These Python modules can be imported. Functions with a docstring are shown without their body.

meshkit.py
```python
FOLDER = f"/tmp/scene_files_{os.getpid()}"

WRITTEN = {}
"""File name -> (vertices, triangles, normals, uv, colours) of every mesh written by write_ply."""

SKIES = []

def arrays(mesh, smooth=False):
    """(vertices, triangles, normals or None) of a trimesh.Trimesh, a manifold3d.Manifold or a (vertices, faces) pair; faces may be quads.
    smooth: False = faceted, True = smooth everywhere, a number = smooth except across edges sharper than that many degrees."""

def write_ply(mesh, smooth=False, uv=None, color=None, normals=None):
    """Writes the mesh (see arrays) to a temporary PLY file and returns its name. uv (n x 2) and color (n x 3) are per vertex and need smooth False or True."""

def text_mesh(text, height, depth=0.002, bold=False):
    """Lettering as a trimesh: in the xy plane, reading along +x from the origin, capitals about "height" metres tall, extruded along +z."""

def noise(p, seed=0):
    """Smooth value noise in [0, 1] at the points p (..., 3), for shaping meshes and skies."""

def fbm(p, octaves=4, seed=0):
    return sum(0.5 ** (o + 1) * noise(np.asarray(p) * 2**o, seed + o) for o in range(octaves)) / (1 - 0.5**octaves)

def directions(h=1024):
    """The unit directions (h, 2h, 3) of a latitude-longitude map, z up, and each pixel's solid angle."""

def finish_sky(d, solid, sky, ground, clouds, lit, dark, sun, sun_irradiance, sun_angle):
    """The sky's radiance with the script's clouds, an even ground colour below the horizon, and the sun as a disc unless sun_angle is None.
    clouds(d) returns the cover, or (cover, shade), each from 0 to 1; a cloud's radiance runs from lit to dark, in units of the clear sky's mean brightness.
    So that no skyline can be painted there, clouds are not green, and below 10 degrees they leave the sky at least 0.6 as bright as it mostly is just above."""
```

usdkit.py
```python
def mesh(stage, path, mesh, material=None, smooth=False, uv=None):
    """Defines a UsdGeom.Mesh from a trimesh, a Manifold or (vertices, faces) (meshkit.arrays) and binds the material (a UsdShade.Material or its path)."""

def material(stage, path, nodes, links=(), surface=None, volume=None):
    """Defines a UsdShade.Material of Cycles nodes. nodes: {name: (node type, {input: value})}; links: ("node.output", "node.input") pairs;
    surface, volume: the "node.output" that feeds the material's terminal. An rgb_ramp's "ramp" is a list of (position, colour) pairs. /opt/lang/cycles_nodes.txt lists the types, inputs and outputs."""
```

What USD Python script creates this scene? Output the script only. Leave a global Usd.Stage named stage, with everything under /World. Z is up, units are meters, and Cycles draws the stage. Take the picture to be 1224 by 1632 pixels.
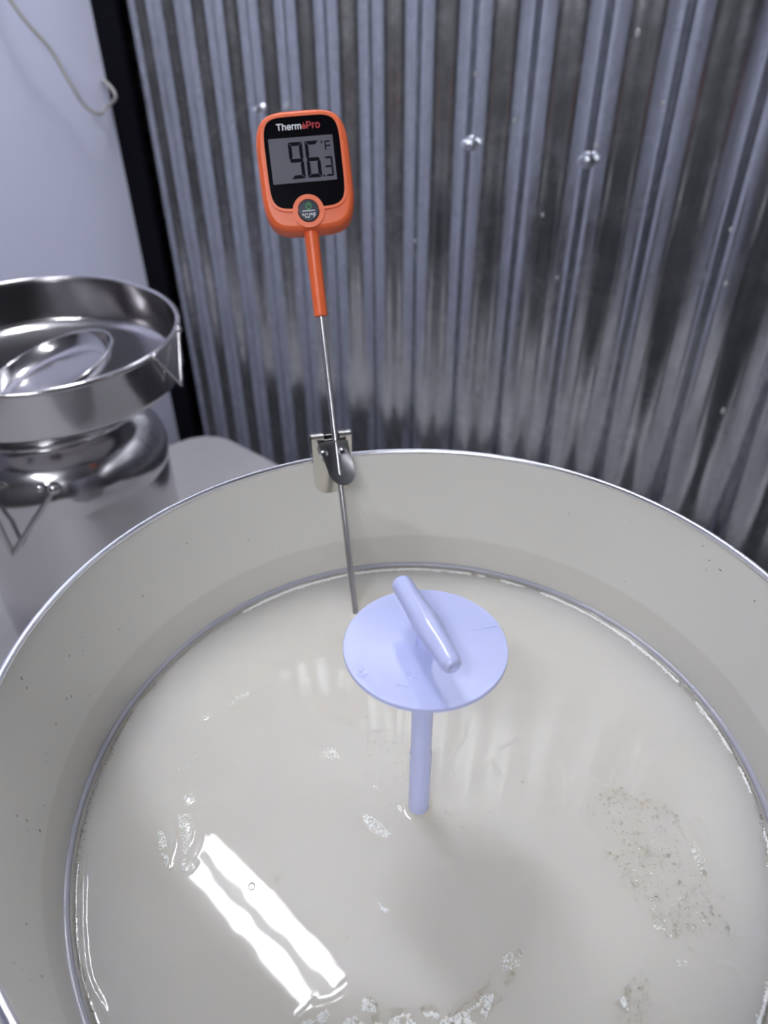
import math, random
import numpy as np
import trimesh
import shapely
from shapely.geometry import Polygon, Point, box as sbox, LineString
from shapely import affinity
from shapely.ops import unary_union
import meshkit, usdkit
from pxr import Usd, UsdGeom, UsdShade, UsdLux, Gf, Sdf, Vt

rng = np.random.default_rng(7)
random.seed(7)
stage = Usd.Stage.CreateInMemory()
UsdGeom.SetStageUpAxis(stage, 'Z')
UsdGeom.SetStageMetersPerUnit(stage, 1.0)
UsdGeom.Xform.Define(stage, '/World')
UsdGeom.Scope.Define(stage, '/World/Looks')

# ------------------------------------------------------------------ camera
# world: x along the corrugated wall, y towards it, z up.  Camera 1.22 m above the floor, looking down and to the left.
PH = math.radians(42.4955567)
CAM_Z = 1.22
FPX, PITCH, ROLL = 1050.0, 0.5958, -0.0079
IMG_W, IMG_H = 1224, 1632


def turn(v):
    """view-aligned frame (x right, y ahead, z up from the camera) -> world"""
    v = np.asarray(v, float)
    c, s = math.cos(PH), math.sin(PH)
    out = np.array(v)
    out[..., 0] = c * v[..., 0] - s * v[..., 1]
    out[..., 1] = s * v[..., 0] + c * v[..., 1]
    return out


def place(v):
    return turn(v) + np.array([0, 0, CAM_Z])


EYE = np.array([0, 0, CAM_Z])
_F = turn([0, math.cos(PITCH), -math.sin(PITCH)])
_U0 = turn([0, math.sin(PITCH), math.cos(PITCH)])
_R0 = turn([1.0, 0, 0])
_R = math.cos(ROLL) * _R0 + math.sin(ROLL) * _U0
_U = -math.sin(ROLL) * _R0 + math.cos(ROLL) * _U0


def ray(u, v):
    return _F + _R * ((u - IMG_W / 2) / FPX) - _U * ((v - IMG_H / 2) / FPX)


def at_z(u, v, z):
    """where the sight line of the photograph's point (u, v) meets the level z"""
    d = ray(u, v)
    return EYE + d * ((z - CAM_Z) / d[2])


cam = UsdGeom.Camera.Define(stage, '/World/camera')
m = Gf.Matrix4d(*_R, 0, *_U, 0, *(-_F), 0, *EYE, 1)
cam.AddTransformOp().Set(m)
cam.CreateHorizontalApertureAttr(24.0)
cam.CreateVerticalApertureAttr(32.0)
cam.CreateFocalLengthAttr(24.0 * FPX / IMG_W)
cam.CreateFStopAttr(8.0)
cam.CreateFocusDistanceAttr(0.255)
cam.CreateClippingRangeAttr(Gf.Vec2f(0.01, 100))
EXPOSURE = 0.06
cam.CreateExposureAttr(EXPOSURE)

LAMP_POWER = 60.0          # emission strength of the LED strips
LAMP_COLOR = (0.93, 0.955, 1.0)

# ------------------------------------------------------------------ helpers
LOOKS = {}


def mat(name, nodes, links, surface, volume=None):
    LOOKS[name] = usdkit.material(stage, '/World/Looks/' + name, nodes, links, surface=surface, volume=volume)
    return LOOKS[name]


def plain(name, color, rough=0.5, metal=0.0, spec=0.5, noise=None, bump=None, stretch=(1, 1, 1), extra=None):
    """principled material with optional fine colour grain and bump from object-space noise"""
    nodes = {'p': ('principled_bsdf', {'base_color': color, 'roughness': rough, 'metallic': metal, 'specular_ior_level': spec, **(extra or {})})}
    links = []
    if noise or bump:
        nodes['g'] = ('geometry', {})
        nodes['mp'] = ('mapping', {'scale': stretch})
        links.append(('g.position', 'mp.vector'))
    if noise:
        sc, amt = noise
        nodes['n'] = ('noise_texture', {'scale': sc, 'detail': 4.0, 'roughness': 0.6})
        lo = tuple(c * (1 - amt) for c in color)
        hi = tuple(min(1, c * (1 + amt)) for c in color)
        nodes['r'] = ('rgb_ramp', {'ramp': [(0.3, lo), (0.7, hi)]})
        links += [('mp.vector', 'n.vector'), ('n.fac', 'r.fac'), ('r.color', 'p.base_color')]
    if bump:
        sc, dist = bump
        nodes['bn'] = ('noise_texture', {'scale': sc, 'detail': 3.0})
        nodes['b'] = ('bump', {'strength': 1.0, 'distance': dist})
        links += [('mp.vector', 'bn.vector'), ('bn.fac', 'b.height'), ('b.normal', 'p.normal')]
    return mat(name, nodes, links, 'p.BSDF')


USED = {}


def numbered(base):
    n = USED.get(base, -1) + 1
    USED[base] = n
    return base if n == 0 else f'{base}_{n:03d}'


def path_of(name, parent):
    return numbered((str(parent.GetPath()) if parent else '/World') + '/' + name)


def tag(prim, label=None, cat=None, group=None, kind=None):
    for k, v in (('label', label), ('category', cat), ('group', group), ('kind', kind)):
        if v:
            prim.SetCustomDataByKey(k, v)
    return prim


def obj(name, mesh, material, parent=None, smooth=35):
    p = usdkit.mesh(stage, path_of(name, parent), mesh, LOOKS[material], smooth=smooth)
    return p.GetPrim()


def thing(name, label, cat, loc=(0, 0, 0), group=None):
    x = UsdGeom.Xform.Define(stage, path_of(name, None))
    x.AddTranslateOp().Set(Gf.Vec3d(*map(float, loc)))
    return tag(x.GetPrim(), label, cat, group)


def struct(name, mesh, material, label=None, smooth=False):
    p = obj(name, mesh, material, None, smooth)
    return tag(p, label, None, None, 'structure')


def bx(x0, x1, y0, y1, z0, z1, r=0.0):
    if r <= 0:
        b = trimesh.creation.box((x1 - x0, y1 - y0, z1 - z0))
        b.apply_translation(((x0 + x1) / 2, (y0 + y1) / 2, (z0 + z1) / 2))
        return b
    import manifold3d as mf
    s = []
    for x in (x0 + r, x1 - r):
        for y in (y0 + r, y1 - r):
            for z in (z0 + r, z1 - r):
                s.append(mf.Manifold.sphere(r, 16).translate((x, y, z)))
    h = mf.Manifold.batch_hull(s).to_mesh()
    return trimesh.Trimesh(h.vert_properties[:, :3], h.tri_verts, process=False)


def lathe(profile, seg=96, close=True):
    """revolve (r, z) pairs; a closed solid if the profile starts and ends on the axis or close is set"""
    p = np.asarray(profile, float)
    n = len(p)
    th = np.arange(seg) * 2 * np.pi / seg
    v = np.stack([p[:, 0, None] * np.cos(th), p[:, 0, None] * np.sin(th), np.repeat(p[:, 1, None], seg, 1)], -1).reshape(-1, 3)
    f = []
    last = n if close else n - 1
    i = np.repeat(np.arange(last), seg)
    j = np.tile(np.arange(seg), last)
    k = (i + 1) % n
    a, b, c, d = i * seg + j, i * seg + (j + 1) % seg, k * seg + (j + 1) % seg, k * seg + j
    f = np.vstack([np.stack([a, b, c], 1), np.stack([a, c, d], 1)])
    t = trimesh.Trimesh(v, f, process=False)
    t.merge_vertices(digits_vertex=8)
    t.update_faces(t.nondegenerate_faces())
    t.fix_normals()
    return t


def tube(pts, rad, sides=12, closed=False):
    p = np.asarray(pts, float)
    n = len(p)
    if closed:
        t = np.roll(p, -1, 0) - np.roll(p, 1, 0)
    else:
        t = np.gradient(p, axis=0)
    t /= np.linalg.norm(t, axis=1, keepdims=True) + 1e-12
    nrm = np.zeros_like(p)
    a = np.cross(t[0], [0, 0, 1.0] if abs(t[0][2]) < 0.9 else [1.0, 0, 0])
    for i in range(n):
        a = a - t[i] * (a @ t[i])
        a /= np.linalg.norm(a) + 1e-12
        nrm[i] = a
    b = np.cross(t, nrm)
    r = np.broadcast_to(np.asarray(rad, float), (n,))
    ang = np.arange(sides) * 2 * np.pi / sides
    v = p[:, None] + r[:, None, None] * (np.cos(ang)[None, :, None] * nrm[:, None] + np.sin(ang)[None, :, None] * b[:, None])
    v = v.reshape(-1, 3)
    m_ = n if closed else n - 1
    i, j = np.meshgrid(np.arange(m_), np.arange(sides), indexing='ij')
    i, j = i.ravel(), j.ravel()
    k = (i + 1) % n
    q = np.stack([i * sides + j, i * sides + (j + 1) % sides, k * sides + (j + 1) % sides, k * sides + j], 1)
    f = [q[:, [0, 1, 2]], q[:, [0, 2, 3]]]
    if not closed:
        v = np.vstack([v, p[0], p[-1]])
        jj = np.arange(sides)
        f.append(np.stack([np.full(sides, len(v) - 2), (jj + 1) % sides, jj], 1))
        o = (n - 1) * sides
        f.append(np.stack([np.full(sides, len(v) - 1), o + jj, o + (jj + 1) % sides], 1))
    mm = trimesh.Trimesh(v, np.vstack(f), process=False)
    mm.fix_normals()
    return mm


def spline(pts, n=60, closed=False):
    from scipy.interpolate import CubicSpline
    p = np.asarray(pts, float)
    if closed:
        p = np.vstack([p, p[:1]])
    s = np.concatenate([[0], np.cumsum(np.linalg.norm(np.diff(p, axis=0), axis=1))])
    cs = CubicSpline(s, p, bc_type='periodic' if closed else 'natural')
    x = np.linspace(0, s[-1], n, endpoint=not closed)
    return cs(x)


def extrude(poly, h, z0=0.0):
    parts = []
    for g in getattr(poly, 'geoms', [poly]):
        if g.area > 1e-12:
            parts.append(trimesh.creation.extrude_polygon(g, h, engine='earcut'))
    t = trimesh.util.concatenate(parts)
    t.apply_translation((0, 0, z0))
    return t


def cushion(poly, layers):
    """solid stacked from offset outlines: layers = [(inset, z), ...]; the outline must stay one simple ring"""
    n = 180
    rings = []
    for ins, z in layers:
        g = poly.buffer(-ins, quad_segs=24)
        c = np.array(g.centroid.coords[0])
        base = np.array(poly.centroid.coords[0])
        ex = np.array(g.exterior.coords)
        th = np.arange(n) * 2 * np.pi / n
        ring = []
        for a in th:
            far = LineString([base, base + 1.0 * np.array([math.cos(a), math.sin(a)])])
            hit = far.intersection(g.exterior)
            hp = max((np.array(q.coords[0]) for q in getattr(hit, 'geoms', [hit])), key=lambda q: np.linalg.norm(q - base))
            ring.append([*hp, z])
        rings.append(ring)
    v = np.array(rings).reshape(-1, 3)
    f = []
    L = len(layers)
    for i in range(L - 1):
        for j in range(n):
            a, b, c_, d = i * n + j, i * n + (j + 1) % n, (i + 1) * n + (j + 1) % n, (i + 1) * n + j
            f += [[a, b, c_], [a, c_, d]]
    v = np.vstack([v, [*np.array(poly.centroid.coords[0]), layers[0][1]], [*np.array(poly.centroid.coords[0]), layers[-1][1]]])
    for j in range(n):
        f.append([len(v) - 2, (j + 1) % n, j])
        f.append([len(v) - 1, (L - 1) * n + j, (L - 1) * n + (j + 1) % n])
    t = trimesh.Trimesh(v, np.array(f), process=False)
    t.fix_normals()
    return t


def framed(mesh, origin, u, v, w):
    M = np.eye(4)
    M[:3, 0], M[:3, 1], M[:3, 2], M[:3, 3] = u, v, w, origin
    t = mesh.copy()
    t.apply_transform(M)
    return t


def moved(mesh, x=0, y=0, z=0):
    t = mesh.copy()
    t.apply_translation((x, y, z))
    return t


def join(*ms):
    return trimesh.util.concatenate(list(ms))


# ------------------------------------------------------------------ materials
plain('white_wall', (0.775, 0.79, 0.98), 0.55, spec=0.3, bump=(90, 0.0002))
plain('dark_wall', (0.14, 0.138, 0.145), 0.7, noise=(3, 0.2))
plain('ceiling_paint', (0.55, 0.55, 0.58), 0.8)
plain('concrete', (0.085, 0.085, 0.09), 0.6, noise=(5, 0.35), bump=(60, 0.0008))
plain('black_trim', (0.004, 0.004, 0.007), 0.75, spec=0.08)
plain('table_plastic', (0.50, 0.485, 0.49), 0.5, spec=0.35, bump=(700, 0.00015), noise=(40, 0.03))
plain('grey_metal_paint', (0.16, 0.16, 0.17), 0.4)
plain('cord_jacket', (0.55, 0.53, 0.50), 0.45)
# galvanised sheet: metal with spangle, drawn vertically
mat('galvanised', {
    'g': ('geometry', {}),
    'mp': ('mapping', {'scale': (1.0, 1.0, 0.05)}),
    'n': ('noise_texture', {'scale': 160.0, 'detail': 4.0, 'roughness': 0.6}),
    'r': ('rgb_ramp', {'ramp': [(0.3, (0.45, 0.46, 0.485)), (0.7, (0.57, 0.58, 0.605))]}),
    'n2': ('noise_texture', {'scale': 22.0, 'detail': 4.0, 'roughness': 0.6}),
    'rr': ('map_range', {'from_min': 0.3, 'from_max': 0.7, 'to_min': 0.16, 'to_max': 0.27}),
    'n3': ('noise_texture', {'scale': 45.0, 'detail': 2.0}),
    'b': ('bump', {'strength': 1.0, 'distance': 0.0007}),
    'p': ('principled_bsdf', {'metallic': 1.0}),
}, [('g.position', 'mp.vector'), ('mp.vector', 'n.vector'), ('n.fac', 'r.fac'), ('r.color', 'p.base_color'),
    ('g.position', 'n2.vector'), ('n2.fac', 'rr.value'), ('rr.result', 'p.roughness'),
    ('mp.vector', 'n3.vector'), ('n3.fac', 'b.height'), ('b.normal', 'p.normal')], 'p.BSDF')
plain('stainless', (0.56, 0.545, 0.56), 0.15, metal=1.0, bump=(35, 0.0003))
plain('stainless_brushed', (0.50, 0.49, 0.50), 0.27, metal=1.0, bump=(400, 0.0001), stretch=(1, 1, 0.05))
plain('clip_steel', (0.60, 0.585, 0.55), 0.16, metal=1.0)
plain('tongue_dark_reflection', (0.20, 0.20, 0.21), 0.3, metal=1.0)  # steel darkened to carry a dark reflection of the surroundings
plain('probe_steel', (0.50, 0.485, 0.50), 0.22, metal=1.0)
plain('rim_steel', (0.80, 0.81, 0.88), 0.25, metal=1.0)
plain('hole_shade', (0.01, 0.01, 0.012), 0.6)
# cream inner wall; the wet band just above the milk is slightly greyer
mat('pot_inside', {
    'g': ('geometry', {}), 's': ('separate_xyz', {}),
    'rz': ('map_range', {'from_min': CAM_Z - 0.2412 + 0.0195, 'from_max': CAM_Z - 0.2412 + 0.0210, 'clamp': True}),
    'n': ('noise_texture', {'scale': 9.0, 'detail': 2.0}),
    'm': ('mix_color', {'a': (0.605, 0.587, 0.545), 'b': (0.665, 0.65, 0.61)}),
    'p': ('principled_bsdf', {'roughness': 0.32, 'specular_ior_level': 0.45}),
}, [('g.position', 's.vector'), ('s.z', 'rz.value'), ('rz.result', 'm.fac'), ('m.result', 'p.base_color')], 'p.BSDF')
mat('milk', {
    'g': ('geometry', {}),
    'n': ('noise_texture', {'scale': 28.0, 'detail': 3.0, 'roughness': 0.5, 'distortion': 0.6}),
    'r': ('rgb_ramp', {'ramp': [(0.35, (0.70, 0.668, 0.605)), (0.7, (0.725, 0.693, 0.63))]}),
    'p': ('principled_bsdf', {'roughness': 0.02, 'ior': 1.36, 'specular_ior_level': 0.5, 'subsurface_weight': 0.6, 'subsurface_scale': 0.006, 'subsurface_radius': (1.0, 0.9, 0.6)}),
}, [('g.position', 'n.vector'), ('n.fac', 'r.fac'), ('r.color', 'p.base_color')], 'p.BSDF')
plain('meniscus', (0.40, 0.40, 0.46), 0.12, spec=0.5)
plain('froth', (0.97, 0.965, 0.95), 0.25, spec=0.6)  # white foam; lamp sparkle on the bubbles is painted into this white
mat('bubble_film', {
    'f': ('fresnel', {'IOR': 1.5}),
    't': ('transparent_bsdf', {'color': (0.985, 0.98, 0.96)}),
    'gl': ('glossy_bsdf', {'color': (1.0, 1.0, 1.0), 'roughness': 0.08}),
    'x': ('mix_closure', {}),
}, [('f.fac', 'x.fac'), ('t.BSDF', 'x.closure1'), ('gl.BSDF', 'x.closure2')], 'x.closure')
plain('white_plastic', (0.56, 0.60, 0.92), 0.15, spec=0.55, bump=(60, 0.00012))
plain('orange_plastic', (0.90, 0.155, 0.042), 0.36, spec=0.45)
plain('black_face', (0.003, 0.003, 0.005), 0.1, spec=0.06)
plain('lcd_grey', (0.125, 0.12, 0.15), 0.35, spec=0.15)
plain('lcd_ink', (0.004, 0.004, 0.010), 0.4, spec=0.04)
plain('print_white', (0.75, 0.75, 0.8), 0.5)
plain('print_red', (0.50, 0.012, 0.02), 0.5)
plain('button_grey', (0.028, 0.035, 0.055), 0.4, spec=0.25)
plain('print_green', (0.02, 0.33, 0.06), 0.5)
plain('dried_drop', (0.22, 0.22, 0.21), 0.5)
plain('pale_splash', (0.40, 0.40, 0.40), 0.5)
plain('lamp_housing', (0.16, 0.16, 0.165), 0.5)
mat('led_strip', {'e': ('emission', {'color': LAMP_COLOR, 'strength': LAMP_POWER})}, [], 'e.emission')

# ------------------------------------------------------------------ room
WALL_Y, LEFT_X, RIGHT_X, FRONT_Y, CEIL = 0.629, -1.136, 2.3, -2.6, 2.30
struct('floor', bx(LEFT_X - .1, RIGHT_X + .1, FRONT_Y - .1, WALL_Y + .1, -0.1, 0), 'concrete', 'dark grey concrete floor')
struct('ceiling', bx(LEFT_X - .1, RIGHT_X + .1, FRONT_Y - .1, WALL_Y + .1, CEIL, CEIL + .1), 'ceiling_paint')
struct('wall_left', bx(LEFT_X - .1, LEFT_X, FRONT_Y - .1, WALL_Y + .1, 0, CEIL), 'white_wall', 'smooth white wall left of the corrugated metal')
struct('wall_right', bx(RIGHT_X, RIGHT_X + .1, FRONT_Y - .1, WALL_Y + .1, 0, CEIL), 'dark_wall')
struct('wall_front', bx(LEFT_X, RIGHT_X, FRONT_Y - .1, FRONT_Y, 0, CEIL), 'dark_wall')

PITCH_W = 0.0677
CREST0 = -0.9795 + 0.0
AMP = 0.0075


def corrugated():
    xs = np.arange(LEFT_X + 0.002, RIGHT_X, PITCH_W / 24)
    zs = np.linspace(0, CEIL, 60)
    ph = 2 * np.pi * (xs - CREST0) / PITCH_W
    prof = -AMP * (np.cos(ph) - 0.12 * np.cos(3 * ph))
    wob = 0.0010 * (meshkit.noise(np.stack([np.repeat(xs[:, None] * 9, len(zs), 1), np.repeat(zs[None] * 3.0, len(xs), 0), np.zeros((len(xs), len(zs)))], -1)) - .5)
    X = np.repeat(xs[:, None], len(zs), 1)
    Z = np.repeat(zs[None], len(xs), 0)
    Y = WALL_Y + prof[:, None] + wob
    v0 = np.stack([X, Y, Z], -1)
    v1 = v0 + np.array([0, 0.0008, 0])
    n, k = len(xs), len(zs)
    i, j = np.meshgrid(np.arange(n - 1), np.arange(k - 1), indexing='ij')
    a, b, c, d = (i * k + j).ravel(), ((i + 1) * k + j).ravel(), ((i + 1) * k + j + 1).ravel(), (i * k + j + 1).ravel()
    q = np.stack([a, b, c, d], 1)
    f0 = np.vstack([q[:, [0, 1, 2]], q[:, [0, 2, 3]]])
    f1 = f0[:, ::-1] + n * k
    # close the edges
    ring = np.concatenate([np.arange(n) * k, (n - 1) * k + np.arange(1, k), np.arange(n - 2, -1, -1) * k + k - 1, np.arange(k - 2, 0, -1)])
    r2 = np.roll(ring, -1)
    fe = np.vstack([np.stack([ring, r2 + n * k, r2], 1), np.stack([ring, ring + n * k, r2 + n * k], 1)])
    return trimesh.Trimesh(np.vstack([v0.reshape(-1, 3), v1.reshape(-1, 3)]), np.vstack([f0, f1, fe]), process=False)


struct('wall_back', corrugated(), 'galvanised', 'corrugated galvanised sheet metal wall', smooth=40)
struct('trim_1', bx(LEFT_X, LEFT_X + 0.066, WALL_Y - 0.017, WALL_Y - 0.0100, 0, CEIL), 'black_trim', 'black corner trim between white wall and corrugated metal')

# ------------------------------------------------------------------ table
TZ = CAM_Z - 0.47
tt = thing('folding_table', 'pale grey plastic table top with rounded corner under the pot and milk can', 'table', (0, 0, 0))
TX0, TX1, TY0, TY1 = -0.832, 0.12, -0.26, 0.503
plate = sbox(TX0, TY0, TX1, TY1).buffer(-0.055).buffer(0.055, quad_segs=16)
top = extrude(plate, 0.028, TZ - 0.034)
top2 = extrude(plate.buffer(-0.004), 0.006, TZ - 0.006)
obj('tabletop', cushion(plate, [(0.004, TZ - 0.038), (0, TZ - 0.033), (0, TZ - 0.006), (0.0015, TZ - 0.002), (0.005, TZ)]), 'table_plastic', tt)
for lx, ly in ((TX0 + .1, TY0 + .08), (TX0 + .1, TY1 - .08), (TX1 - .1, TY0 + .08), (TX1 - .1, TY1 - .08)):
    obj('leg', tube([(lx, ly, 0.012), (lx, ly, TZ - 0.036)], 0.0125, 20), 'grey_metal_paint', tt)
for rx in (TX0 + .1, TX1 - .1):
    obj('rail', bx(rx - .015, rx + .015, TY0 + .06, TY1 - .06, TZ - 0.06, TZ - 0.037), 'grey_metal_paint', tt)
for lx, ly in ((TX0 + .1, TY0 + .08), (TX0 + .1, TY1 - .08), (TX1 - .1, TY0 + .08), (TX1 - .1, TY1 - .08)):
    obj('foot', moved(trimesh.creation.cylinder(0.017, 0.024, sections=24), lx, ly, 0.012), 'black_trim', tt)

# ------------------------------------------------------------------ pot
PC = place([0.013719, 0.164203, 0])[:2]
RIM_Z = CAM_Z - 0.17
MILK_Z = CAM_Z - 0.2411789


def rim_r(th):
    return 0.1437089 + 2.173e-4 * np.cos(2 * th) - 1.281e-4 * np.sin(2 * th) - 2.887e-4 * np.cos(3 * th) - 3.497e-4 * np.sin(3 * th)


def milk_r(th):
    return 0.1353415 - 5.78e-4 * np.cos(2 * th) - 2.498e-4 * np.sin(2 * th) - 2.797e-4 * np.cos(3 * th) + 3.544e-4 * np.sin(3 * th)


def pot_r(th, z):
    """inner radius of the pot at height z: a slightly tapered, slightly out-of-round vessel"""
    t = (RIM_Z - z) / (RIM_Z - MILK_Z)
    t1 = np.clip(t, 0, 1)
    r = rim_r(th) * (1 - t1) + milk_r(th) * t1
    return r - 0.022 * np.clip((MILK_Z - z) / (MILK_Z - TZ), 0, 1)


def pot_point(th, z, inset=0.0):
    r = pot_r(th, z) - inset
    return np.array([PC[0] + r * np.cos(th), PC[1] + r * np.sin(th), z])


def pot_shell():
    seg = 256
    th = np.arange(seg) * 2 * np.pi / seg
    zin = np.concatenate([np.linspace(RIM_Z, MILK_Z, 16), np.linspace(MILK_Z, TZ + 0.006, 14)[1:]])
    rows = [np.stack([pot_r(th, z) * np.cos(th), pot_r(th, z) * np.sin(th), np.full(seg, z)], 1) for z in zin]
    inner = np.array(rows)
    fl = inner[-1] * np.array([0.9, 0.9, 1]) + np.array([0, 0, -0.003 + 0.003])
    return th, inner, fl


th_, inner_, _fl = pot_shell()
seg_ = len(th_)


def skin(rings, flip=False, cap_last=None):
    v = np.concatenate(rings, 0)
    n = len(rings)
    s = len(rings[0])
    i, j = np.meshgrid(np.arange(n - 1), np.arange(s), indexing='ij')
    i, j = i.ravel(), j.ravel()
    q = np.stack([i * s + j, i * s + (j + 1) % s, (i + 1) * s + (j + 1) % s, (i + 1) * s + j], 1)
    f = np.vstack([q[:, [0, 1, 2]], q[:, [0, 2, 3]]])
    if cap_last is not None:
        v = np.vstack([v, cap_last])
        jj = np.arange(s)
        f = np.vstack([f, np.stack([(n - 1) * s + jj, (n - 1) * s + (jj + 1) % s, np.full(s, len(v) - 1)], 1)])
    if flip:
        f = f[:, ::-1]
    return trimesh.Trimesh(v, f, process=False)


pot = thing('milk_pot', 'large round pot with cream inner wall and thin bright rim, full of milk', 'pot', (PC[0], PC[1], TZ))
inn = [r - np.array([0, 0, TZ]) for r in inner_]
# inner liner: a thin solid (front face inwards, 0.6 mm thick)
back = [r * np.array([1 + 0.0006 / 0.14, 1 + 0.0006 / 0.14, 1]) for r in inn[::-1]]
obj('inner_wall', skin(inn + [inn[-1] * np.array([.001, .001, 1])] + [back[0] * np.array([.001, .001, 1]) - np.array([0, 0, .0006])] + [back[0] - np.array([0, 0, .0006])] + back[1:] + [inn[0]], flip=False), 'pot_inside', pot, smooth=40)
zo = np.linspace(RIM_Z - 0.0006, TZ + 0.002, 30)
outr = [np.stack([(pot_r(th_, z) + 0.0016) * np.cos(th_), (pot_r(th_, z) + 0.0016) * np.sin(th_), np.full(seg_, z - TZ)], 1) for z in zo]
out2 = [np.stack([(pot_r(th_, z) + 0.0007) * np.cos(th_), (pot_r(th_, z) + 0.0007) * np.sin(th_), np.full(seg_, z - TZ)], 1) for z in zo]
bot = [outr[-1] * np.array([.97, .97, 0]), outr[-1] * np.array([.001, .001, 0])]
obj('outer_wall', skin(out2[::-1] + outr + bot, flip=True), 'stainless_brushed', pot, smooth=40)
rimpts = np.stack([(rim_r(th_) + 0.0006) * np.cos(th_), (rim_r(th_) + 0.0006) * np.sin(th_), np.full(seg_, RIM_Z - TZ)], 1)
obj('rim', tube(rimpts, 0.0014, 12, closed=True), 'rim_steel', pot, smooth=True)

# ------------------------------------------------------------------ milk
STEM = place([0.0127, 0.1494, 0])[:2]
PB = place([-0.01543719, 0.25964518, -0.2411789])
AX = turn([-0.09905628, 0.44000008, 0.89251767])
AX /= np.linalg.norm(AX)


def on_milk(pts):
    return np.array([at_z(u, v, MILK_Z)[:2] for u, v in pts])


def seg_dist(p, line):
    """distance of points p (n, 2) from a polyline, and the fraction along it"""
    best = np.full(len(p), 1e9)
    frac = np.zeros(len(p))
    L = np.concatenate([[0], np.cumsum(np.linalg.norm(np.diff(line, axis=0), axis=1))])
    for k in range(len(line) - 1):
        a, b = line[k], line[k + 1]
        ab = b - a
        t = np.clip(((p - a) @ ab) / (ab @ ab + 1e-15), 0, 1)
        d = np.linalg.norm(p - (a + t[:, None] * ab), axis=1)
        up = d < best
        best[up] = d[up]
        frac[up] = ((L[k] + t * np.linalg.norm(ab)) / L[-1])[up]
    return best, frac


# ripples, skin folds and added glint ridges that stand up on the surface: (points on the photograph, height mm, half width mm)
FOLDS = [
    ([(136, 1358), (133, 1400), (132, 1440), (133, 1490), (137, 1535), (150, 1580), (168, 1610), (180, 1640)], 0.30, 0.7),
    ([(268, 1315), (276, 1340), (270, 1365), (262, 1380)], 0.25, 0.6),
    ([(318, 1325), (316, 1350), (305, 1372), (292, 1386)], 0.22, 0.7),
    ([(562, 1572), (545, 1590), (510, 1604), (480, 1620), (462, 1636)], 0.30, 0.8),  # ridge added to draw out the tail of the lamp reflection
    ([(505, 1590), (490, 1606), (474, 1622), (462, 1636)], 0.25, 0.7),  # second ridge shaped for the same reflected tail
    ([(793, 1193), (808, 1186), (830, 1172)], 0.2, 0.6),
    ([(785, 1208), (790, 1225), (800, 1238)], 0.2, 0.6),
    ([(738, 1150), (741, 1165), (735, 1185), (720, 1205), (718, 1225), (730, 1255)], 0.2, 0.6),
    ([(745, 1294), (757, 1290), (775, 1292), (790, 1301), (800, 1314)], 0.2, 0.6),
    ([(932, 1273), (925, 1290), (928, 1308), (938, 1325), (944, 1330), (935, 1340), (930, 1350)], 0.2, 0.6),
    ([(953, 1252), (972, 1252), (976, 1225)], 0.18, 0.6),
    ([(1102, 1294), (1094, 1310), (1092, 1328), (1105, 1345), (1120, 1370)], 0.28, 0.9),
    ([(1102, 1294), (1118, 1305), (1132, 1330), (1140, 1350)], 0.15, 0.8),
    ([(840, 1480), (858, 1490), (866, 1510)], 0.15, 0.7),
    ([(1135, 1560), (1150, 1535), (1172, 1545), (1188, 1590)], 0.15, 0.9),
    ([(995, 1540), (1012, 1535), (1030, 1550)], 0.15, 0.7),
    ([(895, 1215), (902, 1240), (900, 1290)], 0.12, 0.8),
]
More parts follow.
